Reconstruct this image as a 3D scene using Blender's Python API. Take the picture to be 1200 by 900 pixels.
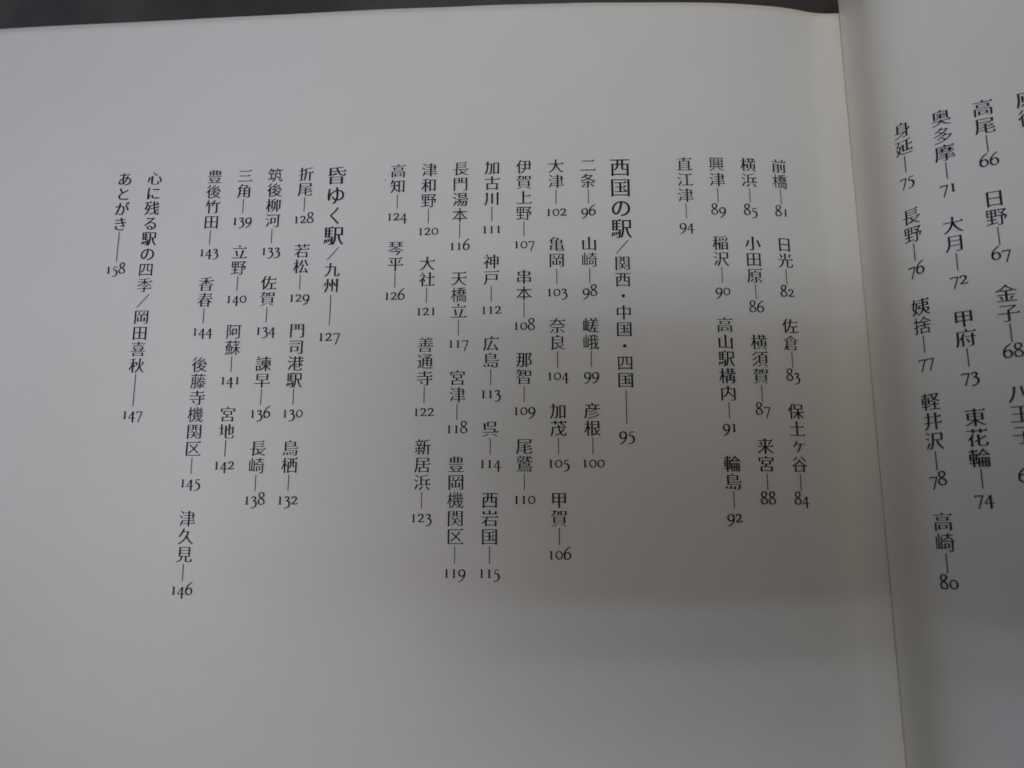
import bpy, math, random
from mathutils import Vector, Matrix
random.seed(7)
S = bpy.context.scene
for o in list(bpy.data.objects): bpy.data.objects.remove(o)
COL = S.collection
MM = 0.001                                   # everything is laid out in millimetres, at real size

# ------------------------------------------------------------------ camera
cam_data = bpy.data.cameras.new('camera')
cam = bpy.data.objects.new('camera', cam_data); COL.objects.link(cam)
cam.location = (-58.4227*MM, -76.1869*MM, 159.4148*MM)
cam.rotation_euler = (0.20093, 0.07818, 0.0017)
cam_data.sensor_width = 36; cam_data.sensor_fit = 'HORIZONTAL'
cam_data.lens = 939.94/1200*36
cam_data.clip_start = 0.005; cam_data.clip_end = 50
cam_data.dof.use_dof = True
cam_data.dof.focus_distance = 0.158
cam_data.dof.aperture_fstop = 24
S.camera = cam

# ------------------------------------------------------------------ world, exposure
w = bpy.data.worlds.new('World'); S.world = w; w.use_nodes = True
bg = w.node_tree.nodes['Background']
bg.inputs[0].default_value = (0.98, 0.97, 0.95, 1); bg.inputs[1].default_value = 0.006
S.view_settings.view_transform = 'Standard'; S.view_settings.look = 'None'
S.view_settings.exposure = -0.03; S.view_settings.gamma = 1
try: S.view_settings.use_curve_mapping = False
except Exception: pass
S.cycles.pixel_filter_type = 'BLACKMAN_HARRIS'; S.cycles.filter_width = 1.6

# ------------------------------------------------------------------ lights: a twin-tube ceiling light, a small lamp at right, added fills
def area(name, loc, target, sx, sy, power, color):
    d = bpy.data.lights.new(name, 'AREA'); d.shape = 'RECTANGLE'; d.size = sx; d.size_y = sy
    d.energy = power; d.color = color
    o = bpy.data.objects.new(name, d); COL.objects.link(o); o.location = loc
    v = Vector(target)-Vector(loc)
    # long side stays along world X
    z = -v.normalized(); x = Vector((1,0,0)); x = (x - z*x.dot(z)).normalized(); y = z.cross(x)
    o.rotation_euler = Matrix((x,y,z)).transposed().to_euler()
    return o
LAMPS = {
 'tube_lamp_near': ((-0.22,-0.205,1.45),(-0.05,-0.05,0),0.50,0.027,0.74,(.52,.74,1)),
 'tube_lamp_far':  ((-0.22,-0.275,1.45),(-0.05,-0.05,0),0.50,0.027,0.84,(.76,.92,1)),
 'small_lamp_right': ((0.50,0.10,1.35),(-0.05,0.0,0),0.05,0.05,0.24,(.66,.82,1)),
}
# added fill lights without a known source; their falloff shapes the broad shade: (compass bearing, elevation, point aimed at, power, colour), 0.6 m away, narrow spread
FILLS = [
 (225,80,(-.17,.02),0.0057,45,(.80,.96,1)),
 (270,80,(-.14,-.07),0.0200,45,(1,.87,.68)),
 (180,80,(-.14,-.07),0.0405,45,(.90,.87,.98)),
 (225,80,(-.06,.03),0.0405,45,(.87,.88,.99)),
 (0,30,(.05,.02),0.063,60,(1,.70,.28)),
 (270,30,(-.20,.08),0.070,45,(.76,.83,1)),
 (22,66,(.02,.04),0.008,45,(.70,.90,1)),
]
for k,a in LAMPS.items(): area(k,*a)
for az,el,t,pw,spr,colr in FILLS:
    a_,e_ = math.radians(az), math.radians(el)
    o = area('fill_light', (t[0]+.6*math.cos(e_)*math.sin(a_), t[1]+.6*math.cos(e_)*math.cos(a_), .6*math.sin(e_)), (*t,0), .16, .16, pw, colr)
    o.data.spread = math.radians(spr)

# ------------------------------------------------------------------ materials
def mat(name, color, rough=0.6, spec=0.3):
    m = bpy.data.materials.new(name); m.use_nodes = True
    b = m.node_tree.nodes['Principled BSDF']
    b.inputs['Base Color'].default_value = (*color, 1); b.inputs['Roughness'].default_value = rough
    b.inputs['Specular IOR Level'].default_value = spec
    return m, m.node_tree, b
def noise(nt, scale, detail=4, rough=.55, coords='Object', stretch=None):
    tc = nt.nodes.new('ShaderNodeTexCoord'); n = nt.nodes.new('ShaderNodeTexNoise')
    n.inputs['Scale'].default_value = scale; n.inputs['Detail'].default_value = detail; n.inputs['Roughness'].default_value = rough
    if stretch:
        mp = nt.nodes.new('ShaderNodeMapping'); mp.inputs['Scale'].default_value = stretch
        nt.links.new(tc.outputs[coords], mp.inputs[0]); nt.links.new(mp.outputs[0], n.inputs['Vector'])
    else: nt.links.new(tc.outputs[coords], n.inputs['Vector'])
    return n
def ramp(nt, src, stops):
    r = nt.nodes.new('ShaderNodeValToRGB'); e = r.color_ramp.elements
    while len(e) < len(stops): e.new(.5)
    for k,(p,c) in zip(e, stops): k.position = p; k.color = (*c,1)
    nt.links.new(src, r.inputs[0]); return r
def bump(nt, b, h, strength, dist):
    n = nt.nodes.new('ShaderNodeBump'); n.inputs['Strength'].default_value = strength; n.inputs['Distance'].default_value = dist
    nt.links.new(h, n.inputs['Height']); nt.links.new(n.outputs[0], b.inputs['Normal']); return n

def paper_material():
    m, nt, b = mat('coated_paper', (.78,.775,.755), .55, .25)
    n1 = noise(nt, 55, 5, .6); r = ramp(nt, n1.outputs['Fac'], [(.3,(.765,.76,.742)),(.7,(.79,.785,.767))])
    n2 = noise(nt, 3500, 3, .6); r2 = ramp(nt, n2.outputs['Fac'], [(.3,(.965,.965,.965)),(.7,(1,1,1))])
    mx = nt.nodes.new('ShaderNodeMix'); mx.data_type = 'RGBA'; mx.blend_type = 'MULTIPLY'; mx.inputs[0].default_value = 1
    nt.links.new(r.outputs[0], mx.inputs[6]); nt.links.new(r2.outputs[0], mx.inputs[7])
    # the paper colour turns warmer and slightly darker towards the spine
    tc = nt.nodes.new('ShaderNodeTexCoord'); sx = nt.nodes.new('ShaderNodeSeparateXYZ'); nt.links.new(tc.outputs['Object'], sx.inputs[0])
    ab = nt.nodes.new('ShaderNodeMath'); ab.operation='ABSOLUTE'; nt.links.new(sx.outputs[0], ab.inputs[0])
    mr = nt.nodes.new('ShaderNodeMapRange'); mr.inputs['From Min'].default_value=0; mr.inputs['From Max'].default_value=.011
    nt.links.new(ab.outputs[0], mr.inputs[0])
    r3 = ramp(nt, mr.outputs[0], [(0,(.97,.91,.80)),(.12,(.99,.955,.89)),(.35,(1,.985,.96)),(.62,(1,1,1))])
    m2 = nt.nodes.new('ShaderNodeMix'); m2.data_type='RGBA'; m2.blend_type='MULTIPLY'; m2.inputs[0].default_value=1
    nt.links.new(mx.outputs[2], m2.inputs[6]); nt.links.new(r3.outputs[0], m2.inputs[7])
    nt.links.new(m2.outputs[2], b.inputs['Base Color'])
    n3 = noise(nt, 1600, 4, .6); bump(nt, b, n3.outputs['Fac'], .12, .00004)
    return m
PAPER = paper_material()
def edge_material():
    m, nt, b = mat('paper_edges', (.66,.63,.56), .8, .1)
    n = noise(nt, 1, 3, .6, stretch=(60,60,4200)); r = ramp(nt, n.outputs['Fac'], [(.35,(.42,.39,.33)),(.6,(.72,.69,.62))])
    nt.links.new(r.outputs[0], b.inputs['Base Color']); bump(nt, b, n.outputs['Fac'], .5, .0001)
    return m
EDGE = edge_material()
INK, nt, b_ = mat('black_ink', (.022,.020,.026), .5, .25)
n_ = noise(nt, 2600, 3, .6); r_ = ramp(nt, n_.outputs['Fac'], [(.3,(.008,.008,.013)),(.75,(.026,.024,.034))]); nt.links.new(r_.outputs[0], b_.inputs['Base Color'])
SPECK, _, _ = mat('brown_speck', (.22,.2,.17), .8, .1)
def cloth_material():
    m, nt, b = mat('dark_table_cloth', (.05,.05,.05), .75, .3)
    n = noise(nt, 14, 4, .55); r = ramp(nt, n.outputs['Fac'], [(.3,(.034,.034,.036)),(.48,(.056,.057,.056)),(.66,(.115,.117,.108))])
    n2 = noise(nt, 900, 3, .6, stretch=(1,1.6,1)); r2 = ramp(nt, n2.outputs['Fac'], [(.3,(.85,.85,.85)),(.7,(1.1,1.1,1.1))])
    mx = nt.nodes.new('ShaderNodeMix'); mx.data_type = 'RGBA'; mx.blend_type = 'MULTIPLY'; mx.inputs[0].default_value = 1
    nt.links.new(r.outputs[0], mx.inputs[6]); nt.links.new(r2.outputs[0], mx.inputs[7]); nt.links.new(mx.outputs[2], b.inputs['Base Color'])
    bump(nt, b, n2.outputs['Fac'], .3, .0003)
    return m
CLOTH = cloth_material()
COVER, nt, b_ = mat('navy_cover_cloth', (.03,.04,.11), .7, .2)
n_ = noise(nt, 1800, 2, .5); bump(nt, b_, n_.outputs['Fac'], .4, .0002)
METAL, nt, b_ = mat('dark_camera_shell', (.06,.06,.065), .45, .5)
n_ = noise(nt, 2500, 2, .5); bump(nt, b_, n_.outputs['Fac'], .2, .0001)
GLASS, _, _ = mat('lens_glass', (.01,.01,.015), .08, .6)

# ------------------------------------------------------------------ object helpers
def mesh_obj(name, verts, faces, m, parent=None, smooth=False):
    me = bpy.data.meshes.new(name); me.from_pydata([tuple(v) for v in verts], [], faces); me.materials.append(m)
    if smooth: me.polygons.foreach_set('use_smooth', [True]*len(me.polygons))
    me.update()
    o = bpy.data.objects.new(name, me); COL.objects.link(o); o.parent = parent
    return o

# ------------------------------------------------------------------ the shape of the open spread
def profile(kn, th, N=700):
    L = kn[-1]; g = [L*i/(N-1) for i in range(N)]; X=[0.0]; Z=[0.0]; T=[]
    def t(s):
        for i in range(len(kn)-1):
            if s <= kn[i+1]: return th[i]+(th[i+1]-th[i])*(s-kn[i])/(kn[i+1]-kn[i])
        return th[-1]
    T = [t(s) for s in g]
    for i in range(1,N):
        h = g[i]-g[i-1]; X.append(X[-1]+h*(math.cos(T[i])+math.cos(T[i-1]))/2); Z.append(Z[-1]+h*(math.sin(T[i])+math.sin(T[i-1]))/2)
    def f(s):
        u = max(0,min(L,s))/L*(N-1); i = min(int(u),N-2); k = u-i
        return X[i]+(X[i+1]-X[i])*k, Z[i]+(Z[i+1]-Z[i])*k, T[i]+(T[i+1]-T[i])*k
    return f
PL = profile([0,8,18,30,50,80,115,150,190,216],[-0.0393,0.4073,0.2037,0.0802,0.0446,-0.0049,0.0075,0.0187,-0.0192,-0.03])
PR = profile([0,5,12,22,34,55,90,130,180,216],[1.42,1.62,1.62,0.65,0.36,0.2472,0.08,0.0,-0.05,-0.06])
def wav(s,v): return 0.05*math.sin(s/23+1)*math.sin(v/31+.4)+0.03*math.sin(s/11+v/17)
def left_pt(s, v, lift=0.0):
    x,z,t = PL(s); z += wav(s,v)
    return Vector((-(x - math.sin(t)*lift), -v, z + math.cos(t)*lift))*MM
def right_pt(s, v, lift=0.0):
    x,z,t = PR(s); q = wav(s,v)*min(1,s/20)
    return Vector((x - math.sin(t)*(lift+q), -v, z + math.cos(t)*(lift+q)))*MM
TOP = 37.45; BOT = 176.0; WID = 215.0
def top_edge(s):                              # the trimmed top edge is very slightly bowed
    kn = [(0,0),(20,-.5),(40,-.34),(60,-.06),(80,.25),(100,.5),(130,.37),(160,.02),(216,0)]
    for (a,p),(b,q) in zip(kn,kn[1:]):
        if s<=b:
            u=(s-a)/(b-a); u=u*u*(3-2*u); return TOP+p+(q-p)*u
    return TOP
def page(name, pt, smax, ssteps, vsteps, parent, thick=0.14, te=top_edge):
    ss = [smax*(i/ssteps)**1.25 for i in range(ssteps+1)]
    V=[];F=[]
    for lift in (0,-thick):
        for s in ss:
            a=-te(s)
            for j in range(vsteps+1): V.append(pt(s, a+(BOT-a)*j/vsteps, lift))
    n=vsteps+1; off=len(ss)*n
    flip = pt is right_pt
    def q(a,b,c,d): F.append((d,c,b,a) if flip else (a,b,c,d))
    for i in range(ssteps):
        for j in range(vsteps):
            a=i*n+j; q(a,a+n,a+n+1,a+1); q(off+a+1,off+a+n+1,off+a+n,off+a)
    for i in range(ssteps):
        a=i*n; q(off+a,off+a+n,a+n,a); a=i*n+vsteps; q(a,a+n,off+a+n,off+a)
    for j in range(vsteps):
        a=ssteps*n+j; q(a,off+a,off+a+1,a+1); a=j; q(a+1,off+a+1,off+a,a)
    return mesh_obj(name,V,F,PAPER,parent,True)

book = bpy.data.objects.new('open_book', None); COL.objects.link(book)
book['label'] = 'open white book with vertical Japanese station names and page numbers, lying on the dark table'
book['category'] = 'book'
TABLE_Z = -17.0
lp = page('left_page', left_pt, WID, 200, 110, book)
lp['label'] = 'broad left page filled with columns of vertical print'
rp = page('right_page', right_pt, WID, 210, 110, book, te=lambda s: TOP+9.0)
rp['label'] = 'raised right page curving up out of the gutter'

# page blocks: the stacks of leaves beneath the two open pages
def block(name, pt, sign, inset):
    V=[];F=[]; N=180; ss=[WID*(i/N)**1.2 for i in range(N+1)]; zb=(TABLE_Z+2.3)*MM
    for s in ss:
        for y in (TOP-inset, -BOT+.3):
            p = pt(min(s,WID-.3), -y, -0.55); V.append((p.x,p.y,p.z)); V.append((p.x if s>0 else p.x, p.y, zb))
    for i in range(N):
        a=4*i; b=a+4
        F += [(a,b,b+2,a+2),(a+1,a+3,b+3,b+1),(a,a+1,b+1,b),(a+2,b+2,b+3,a+3)]
    F += [(0,2,3,1),(4*N,4*N+1,4*N+3,4*N+2)]
    return mesh_obj(name,V,F,EDGE,book)
block('page_block', left_pt, -1, .9)
block('page_block', right_pt, 1, .9)
# cloth cover board below the leaves, a little larger than they are
def bevel_box(name, x0,x1,y0,y1,z0,z1,m,parent,b=.5):
    import bmesh
    bm=bmesh.new(); bmesh.ops.create_cube(bm,size=1)
    for v in bm.verts: v.co=Vector((x0+(v.co.x+.5)*(x1-x0), y0+(v.co.y+.5)*(y1-y0), z0+(v.co.z+.5)*(z1-z0)))*MM
    bmesh.ops.bevel(bm,geom=bm.edges[:],offset=b*MM,segments=3,affect='EDGES',profile=.5)
    me=bpy.data.meshes.new(name); bm.to_mesh(me); bm.free(); me.materials.append(m)
    me.polygons.foreach_set('use_smooth',[True]*len(me.polygons))
    o=bpy.data.objects.new(name,me); COL.objects.link(o); o.parent=parent; return o
bevel_box('cover_board', -WID-2.5, -4, -BOT-2.5, TOP+1.2, TABLE_Z, TABLE_Z+2.2, COVER, book)
bevel_box('cover_board', 4, WID+2.5, -BOT-2.5, TOP+1.2, TABLE_Z, TABLE_Z+2.2, COVER, book)
bevel_box('cover_spine', -3.8, 3.8, -BOT-2.5, TOP+1.2, TABLE_Z+.05, TABLE_Z+2.0, COVER, book)

# ------------------------------------------------------------------ type: outlines of the characters, reshaped to a Mincho-like cut
def glyph_contours(ch):
    c = bpy.data.curves.new('t','FONT'); c.body = ch; c.resolution_u = 3
    o = bpy.data.objects.new('t', c); COL.objects.link(o)
    dg = bpy.context.evaluated_depsgraph_get(); cu = None
    bpy.context.view_layer.update()
    cu = o.to_curve(bpy.context.evaluated_depsgraph_get())
    res=[]
    for s in cu.splines:
        bp = s.bezier_points; n=len(bp); pts=[]
        for i in range(n):
            a=bp[i]; b=bp[(i+1)%n]; p0,p1,p2,p3 = [Vector((q.x,q.y)) for q in (a.co,a.handle_right,b.handle_left,b.co)]
            pts.append(p0)
            d=(p3-p0); L=d.length
            if L<1e-6: pts.pop(); continue
            dev=max(abs(d.cross(p1-p0)),abs(d.cross(p2-p0)))/L
            if dev>.0025:
                k = 3 if dev<.02 else 5
                for j in range(1,k):
                    t=j/k; pts.append(p0*(1-t)**3+p1*3*t*(1-t)**2+p2*3*t*t*(1-t)+p3*t**3)
        cl=[]
        for p in pts:
            if not cl or (p-cl[-1]).length>1e-4: cl.append(p)
        if len(cl)>1 and (cl[0]-cl[-1]).length<1e-4: cl.pop()
        if len(cl)>2: res.append(cl)
    o.to_curve_clear(); bpy.data.objects.remove(o); bpy.data.curves.remove(c)
    return res
def area2(p): return sum(p[i].x*p[(i+1)%len(p)].y-p[(i+1)%len(p)].x*p[i].y for i in range(len(p)))/2
INH, INV = .0132, -.0135
KANA = set('のゆくあとがきにる')
def mincho(ch, level=0):
    cs = glyph_contours(ch)
    if not cs: return []
    big = max(cs,key=lambda p:abs(area2(p)))
    if area2(big) < 0: cs=[list(reversed(p)) for p in cs]       # outer contours run counter-clockwise
    kana = ch in KANA; inh = .004 if kana else INH
    # busy characters have thinner bars already
    if sum(len(p) for p in cs) > 95 and not kana: inh = .0075
    out=[]
    for p in cs:
        n=len(p); D=[(p[(i+1)%n]-p[i]) for i in range(n)]; U=[d.normalized() for d in D]; L=[d.length for d in D]
        Nn=[Vector((u.y,-u.x)) for u in U]
        off=[inh*abs(v.y)**2+INV*abs(v.x)**2 for v in Nn]
        q=[]
        for i in range(n):
            a=(i-1)%n; na,nb=Nn[a],Nn[i]; det=na.x*nb.y-na.y*nb.x
            if abs(det)<.12: q.append(p[i]-(na*off[a]+nb*off[i])/2)
            else:
                ca=na.dot(p[i])-off[a]; cb=nb.dot(p[i])-off[i]
                v=Vector(((ca*nb.y-cb*na.y)/det,(na.x*cb-nb.x*ca)/det)); dd=v-p[i]
                if dd.length>.05: v=p[i]+dd*(.05/dd.length)
                q.append(v)
        ins={}
        if level in (2,3):                               # robust cut: vertices only shift component by component
            q=[]
            for i in range(n):
                a=(i-1)%n; ys=[Nn[k].y*abs(Nn[k].y)*inh*(.75 if level==2 else .5) for k in (a,i)]; dy=max(ys,key=abs) if ys[0]*ys[1]>0 else sum(ys)
                xs=[Nn[k].x*abs(Nn[k].x)*INV*(1 if level==2 else .4) for k in (a,i)]; dx=max(xs,key=abs) if xs[0]*xs[1]>0 else sum(xs)
                q.append(p[i]-Vector((dx,dy)))
        if level==4: q=list(p)
        if not kana and level==0:
            for i in range(n):
                if not (.03<L[i]<.105): continue
                a=(i-1)%n; b=(i+1)%n
                cva=U[a].x*U[i].y-U[a].y*U[i].x; cvb=U[i].x*U[b].y-U[i].y*U[b].x
                if cva<.5 or cvb<.5: continue                     # both corners of a stroke end are convex
                N_=Nn[i]
                if N_.x>.95 and U[a].x>.96 and U[b].x<-.96 and L[a]>.13 and L[b]>.13:
                    r=q[b]; ins[b]=[r+Vector((.016,-.004)), r+Vector((-.022,.066)), r+Vector((-.040,.064)), r+Vector((-.120,.0))]   # triangle at the right end of a bar
                elif N_.y>.95 and abs(U[a].y)>.96 and abs(U[b].y)>.96:
                    l=q[b]; r=q[i]; ins[b]=[l+Vector((-.004,-.02)), l+Vector((-.020,.012))]; ins[i]=[r+Vector((.005,-.016))]
                elif N_.x<-.3 and N_.y<-.25:                      # left-falling stroke tapers out
                    c=(q[i]+q[b])/2+N_*.006; q[i]=c+(q[i]-c)*.22; q[b]=c+(q[b]-c)*.22
        r=[]
        for i in range(n): r += ins.get(i,[q[i]])
        out.append([(v.x-.5, v.y-.38) for v in r])
    return out
CACHE={}
def fill(contours):
    cu=bpy.data.curves.new('g','CURVE'); cu.dimensions='2D'; cu.fill_mode='BOTH'
    for c in contours:
        s=cu.splines.new('POLY'); s.points.add(len(c)-1)
        for k,(x,y) in zip(s.points,c): k.co=(x,y,0,1)
        s.use_cyclic_u=True
    o=bpy.data.objects.new('g',cu); COL.objects.link(o)
    bpy.context.view_layer.update()
    me=o.evaluated_get(bpy.context.evaluated_depsgraph_get()).to_mesh()
    V=[(v.co.x,v.co.y) for v in me.vertices]; F=[tuple(p.vertices) for p in me.polygons]
    o.evaluated_get(bpy.context.evaluated_depsgraph_get()).to_mesh_clear()
    bpy.data.objects.remove(o); bpy.data.curves.remove(cu)
    return V,F
# old-style figures drawn with a broad-nibbed stroke (baseline at y=0)
def smooth_path(P, k=7):
    if len(P)==2: return P
    closed = P[0]==P[-1]; R=[]
    m=len(P)
    for i in range(m-1):
        p1,p2=P[i],P[i+1]
        p0=P[i-1] if i>0 else (P[-2] if closed else p1); p3=P[i+2] if i+2<m else (P[1] if closed else p2)
        for j in range(k):
            t=j/k; R.append(tuple(.5*((2*p1[a])+(-p0[a]+p2[a])*t+(2*p0[a]-5*p1[a]+4*p2[a]-p3[a])*t*t+(-p0[a]+3*p1[a]-3*p2[a]+p3[a])*t**3) for a in (0,1)))
    R.append(P[-1]); return R
def ell(cx,cy,rx,ry,n=20): return [(cx+rx*math.cos(2*math.pi*i/n),cy+ry*math.sin(2*math.pi*i/n)) for i in range(n)]+[(cx+rx,cy)]
A,B=.108,.052                                    # thick and thin of the nib
DIG={
 '0':(.46,[('s',ell(.23,.225,.170,.205),.082,.050)]),
 '1':(.42,[('l',[(.21,.02),(.21,.44)],A*.92,A*.92),('l',[(.125,.015),(.295,.015)],.042,.042),('l',[(.125,.435),(.255,.435)],.042,.042)]),
 '2':(.44,[('s',[(.06,.335),(.10,.425),(.21,.445),(.31,.385),(.30,.27),(.19,.14),(.05,.03)],A*.95,B),('l',[(.045,.03),(.38,.03)],.058,.058),('l',[(.375,.03),(.395,.10)],B,B)]),
 '3':(.42,[('s',[(.07,.36),(.13,.435),(.24,.435),(.29,.345),(.23,.25),(.13,.205)],A,B),('s',[(.13,.205),(.27,.185),(.345,.06),(.30,-.10),(.18,-.19),(.04,-.20)],A,B)]),
 '4':(.45,[('l',[(.285,.44),(.285,-.22)],A*.9,A*.9),('l',[(.285,.44),(.03,.045)],B,B),('l',[(.025,.045),(.43,.045)],.045,.045)]),
 '5':(.42,[('l',[(.13,.42),(.36,.435)],.05,.05),('l',[(.13,.42),(.10,.21)],B,B),('s',[(.10,.21),(.22,.225),(.32,.13),(.33,-.02),(.24,-.15),(.05,-.205)],A,B)]),
 '6':(.46,[('s',[(.40,.70),(.24,.59),(.10,.42),(.055,.24),(.07,.10),(.16,.015),(.28,.02),(.375,.11),(.385,.24),(.31,.355),(.19,.365),(.085,.27)],A*.92,B)]),
 '7':(.42,[('l',[(.04,.415),(.40,.415)],.06,.06),('l',[(.05,.42),(.04,.33)],B,B),('l',[(.385,.42),(.17,-.21)],.066,.066)]),
 '8':(.46,[('s',[(.23,.36),(.11,.44),(.085,.55),(.14,.665),(.24,.69),(.34,.64),(.355,.53),(.29,.43),(.17,.35),(.07,.25),(.055,.13),(.13,.03),(.24,.01),(.36,.06),(.39,.17),(.34,.27),(.23,.36)],A*.85,B)]),
 '9':(.46,[('s',[(.06,-.22),(.22,-.13),(.35,.04),(.395,.20),(.38,.33),(.29,.425),(.17,.42),(.075,.33),(.07,.20),(.15,.09),(.27,.09),(.365,.18)],A*.92,B)]),
}
def ribbon(path, thick, thin, V, F):
    n=len(path); base=len(V)
    for i,(x,y) in enumerate(path):
        a=path[max(0,i-1)]; b=path[min(n-1,i+1)]; dx,dy=b[0]-a[0],b[1]-a[1]; L=math.hypot(dx,dy) or 1; dx/=L; dy/=L
        st=abs(dy*.94-dx*.22)                               # slightly turned nib
        h=(thin+(thick-thin)*min(1,st)**1.4)/2
        V.append((x-dy*h,y+dx*h)); V.append((x+dy*h,y-dx*h))
    for i in range(n-1):
        a=base+2*i; F.append((a,a+1,a+3,a+2))
def digits(txt):
    V=[];F=[];x=0
    for ch in txt:
        adv,parts=DIG[ch]; v0=len(V)
        for kind,P,tk,tn in parts:
            ribbon(smooth_path(P) if kind=='s' else P, tk, tn, V, F)
        V[v0:]=[(a+x,b) for a,b in V[v0:]]; x+=adv
    return [(a-x/2, b-.225) for a,b in V],F
NLV=[0,0,0,0,0]
def clean_fill(ch):
    for lv in range({'金':2,'彦':1,'四':2,'興':2,'峨':3,'嵯':2}.get(ch,0),5):                            # fall back to plainer cuts where the reshaped outline would cross itself
        cs=mincho(ch,lv); want=sum(area2([Vector(q) for q in c]) for c in cs); V,F=fill(cs)
        got=sum(abs(area2([Vector(V[i]) for i in f])) for f in F)
        if abs(got-want)<.012*want: break
    NLV[lv]+=1
    return V,F
def glyph(ch):
    if ch in CACHE: return CACHE[ch]
    if ch=='・':
        V=[(.105*math.cos(i*math.pi/8),.105*math.sin(i*math.pi/8)) for i in range(16)]; r=(V,[tuple(range(16))])
    elif ch=='／': V=[];F=[]; ribbon([(-.36,-.42),(.36,.42)],.05,.05,V,F); r=(V,F)
    elif ch=='く': V=[];F=[]; ribbon(smooth_path([(.16,.40),(.02,.20),(-.16,.02),(-.17,-.03),(0,-.20),(.19,-.42)]),.085,.06,V,F); r=(V,F)
    elif ch=='ヶ':
        V,F=clean_fill(ch); r=([(x+.04,y+.10) for x,y in V],F)
    else: r=clean_fill(ch)
    CACHE[ch]=r; return r

E_=3.3745; PITCH=6.5
def lay(name, items, pt, s0, parent, m=INK, lift=.085):
    """items: (kind, text, cell centre, scale); laid down on the curved paper as one printed entry"""
    V=[];F=[]; side = 1 if pt is right_pt else -1
    for kind,tx,c,sc in items:
        if kind=='g': gv,gf=glyph(tx)
        elif kind=='n': gv,gf=digits(tx); 
        elif kind=='d':
            k=8; gv=[];gf=[]
            for i in range(k+1):
                y=(.5-i/k)*sc*.96-.0; gv+= [(-.025,y),(.025,y)]
            gf=[(2*i,2*i+1,2*i+3,2*i+2) for i in range(k)]; 
        z = 1 if kind=='d' else sc
        b=len(V)
        for x,y in gv:
            s = s0 + side*x*z*E_*.985; V.append(pt(s,(c*E_ - y*z*E_*.985)+VOFF,lift))
        F += [tuple(b+i for i in f) for f in gf]
    return mesh_obj(name,V,F,m,parent)
def orient_fix(o):
    me=o.data
    up=sum(p.normal.z for p in me.polygons)
    if up<0: me.flip_normals()

LEFT=[ # (column, entries) in reading order; '—' one-cell dash
 (0,['前橋81','日光82','佐倉83','保土ヶ谷84']),(1,['横浜85','小田原86','横須賀87','来宮88']),
 (2,['興津89','稲沢90','高山駅構内91','輪島92']),(3,['直江津94']),
 (6,['二条96','山崎98','嵯峨99','彦根100'.replace('彦','彦')]),(7,['大津102','亀岡103','奈良104','加茂105','甲賀106']),
 (8,['伊賀上野107','串本108','那智109','尾鷲110']),(9,['加古川111','神戸112','広島113','呉114','西岩国115']),
 (10,['長門湯本116','天橋立117','宮津118','豊岡機関区119']),(11,['津和野120','大社121','善通寺122','新居浜123']),
 (12,['高知124','琴平126']),(15,['折尾128','若松129','門司港駅130','鳥栖132']),
 (16,['筑後柳河133','佐賀134','諫早136','長崎138']),(17,['三角139','立野140','阿蘇141','宮地142']),
 (18,['豊後竹田143','香春144','後藤寺機関区145','津久見146'])]
RIGHT=[(0,['身延75','長野76','姨捨77','軽井沢78','高崎80']),(1,['奥多摩71','大月72','甲府73','東花輪74']),
 (2,['高尾66','日野67','金子68','八王子69','多'])]
def split(t):
    i=0
    while i<len(t) and not t[i].isdigit(): i+=1
    return t[:i],t[i:]
def entries(cols, pt, off, parent):
    for col,es in cols:
        c=0; s0=off+col*PITCH
        for e in es:
            k,nu=split(e); it=[]
            for ch in k: it.append(('g',ch,c,1)); c+=1
            if nu: it.append(('d','',c,1.0)); c+=1; it.append(('n',nu,c,1)); c+=2
            orient_fix(lay('printed_entry', it, pt, s0, parent))
VOFF=0.0; GL=16.846; GR=19.75
entries(LEFT,left_pt,GL,lp)
H=1.31
def heading(col, big, rest, num, parent):
    it=[]; c=-.5+H/2
    for ch in big: it.append(('g',ch,c,H)); c+=H
    c=c-H/2+.5
    for ch in rest: it.append(('g',ch,c,1)); c+=1
    it.append(('d','',c+.55,2.05)); it.append(('n',num,c+2.2,1.08))
    orient_fix(lay('printed_heading', it, left_pt, GL+col*PITCH, parent))
heading(5,'西国の駅','／関西・中国・四国','95',lp)
heading(14,'昏ゆく駅','／九州','127',lp)
def longentry(col, txt, num):
    it=[('g',ch,i,1) for i,ch in enumerate(txt)]; c=len(txt)
    it+= [('d','',c+.5,2.05),('n',num,c+2,1)]
    orient_fix(lay('printed_entry', it, left_pt, GL+col*PITCH, lp))
longentry(20,'心に残る駅の四季／岡田喜秋','147')
longentry(21,'あとがき','158')
VOFF=1.0326
entries(RIGHT,right_pt,GR,rp)
orient_fix(lay('printed_entry',[('g','原',0,1),('g','後',1,1)],right_pt,GR+3*PITCH,rp))
VOFF=0.0
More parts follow.
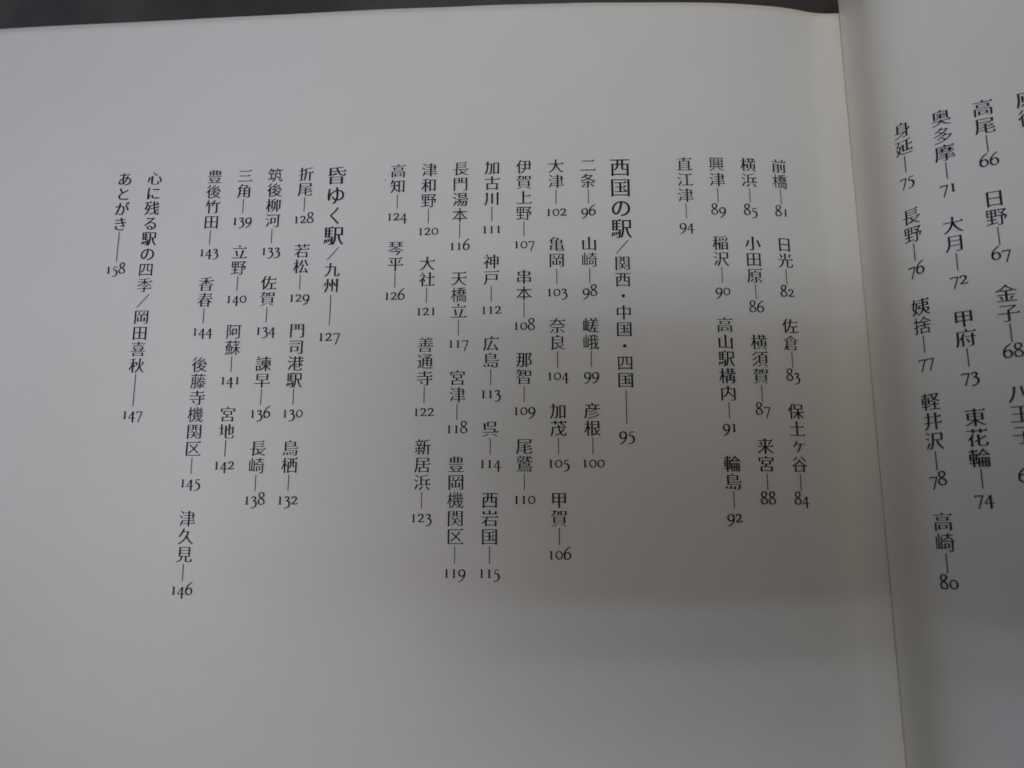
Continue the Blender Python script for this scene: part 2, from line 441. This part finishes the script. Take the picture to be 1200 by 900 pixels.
# a tiny fleck in the paper beside the third heading block
fv=[(.075*math.cos(a)*(1+.3*math.sin(3*a)),.06*math.sin(a)) for a in [i*math.pi/5 for i in range(10)]]
pc=(GL+12*PITCH+2.72, 1.95)
orient_fix(mesh_obj('paper_fleck',[left_pt(pc[0]-x*2.2,pc[1]-y*2.2,.03) for x,y in fv],[tuple(range(10))],SPECK,lp))

# ------------------------------------------------------------------ table
def table():
    V=[];F=[];N=90; X0,X1,Y0,Y1=-900,900,-700,800
    for i in range(N+1):
        for j in range(N+1):
            x=X0+(X1-X0)*i/N; y=Y0+(Y1-Y0)*j/N; V.append((x*MM,y*MM,TABLE_Z*MM))
    for i in range(N):
        for j in range(N): a=i*(N+1)+j; F.append((a,a+N+1,a+N+2,a+1))
    o=mesh_obj('table_top',V,F,CLOTH,None,True); o['kind']='structure'; return o
table()

# ------------------------------------------------------------------ the compact camera the picture was taken with, held over the page; its shadow lies on the paper
def camera_body():
    e=bpy.data.objects.new('compact_camera',None); COL.objects.link(e)
    e['label']='dark compact digital camera above the open page, its lens facing down'; e['category']='camera'
    b=bevel_box('camera_body',-56,54,-27,27,0,24,METAL,e,4)
    def cyl(name,r0,r1,z0,z1,cx,cy,m,n=40):
        V=[];F=[]
        for k,(r,z) in enumerate(((r0,z0),(r1,z1))):
            for i in range(n): V.append(((cx+r*math.cos(2*math.pi*i/n))*MM,(cy+r*math.sin(2*math.pi*i/n))*MM,z*MM))
        for i in range(n): F.append((i,(i+1)%n,n+(i+1)%n,n+i))
        F.append(tuple(range(n-1,-1,-1))); F.append(tuple(range(n,2*n)))
        return mesh_obj(name,V,F,m,e)
    cyl('lens_barrel',17,20,-12,-.05,0,0,METAL); cyl('lens_barrel',13,15,-18,-12.05,0,0,METAL); cyl('lens_glass',9,9,-18.3,-18.05,0,0,GLASS)
    bevel_box('shutter_button',-42,-32,27.05,30,9,17,METAL,e,1.2)
    bevel_box('flash_window',26,44,12,21,-.8,-.05,GLASS,e,.3)
    e.rotation_euler=cam.rotation_euler
    M=cam.rotation_euler.to_matrix()
    e.location=Vector(cam.location)+M@Vector((0,0,.0195))
camera_body()
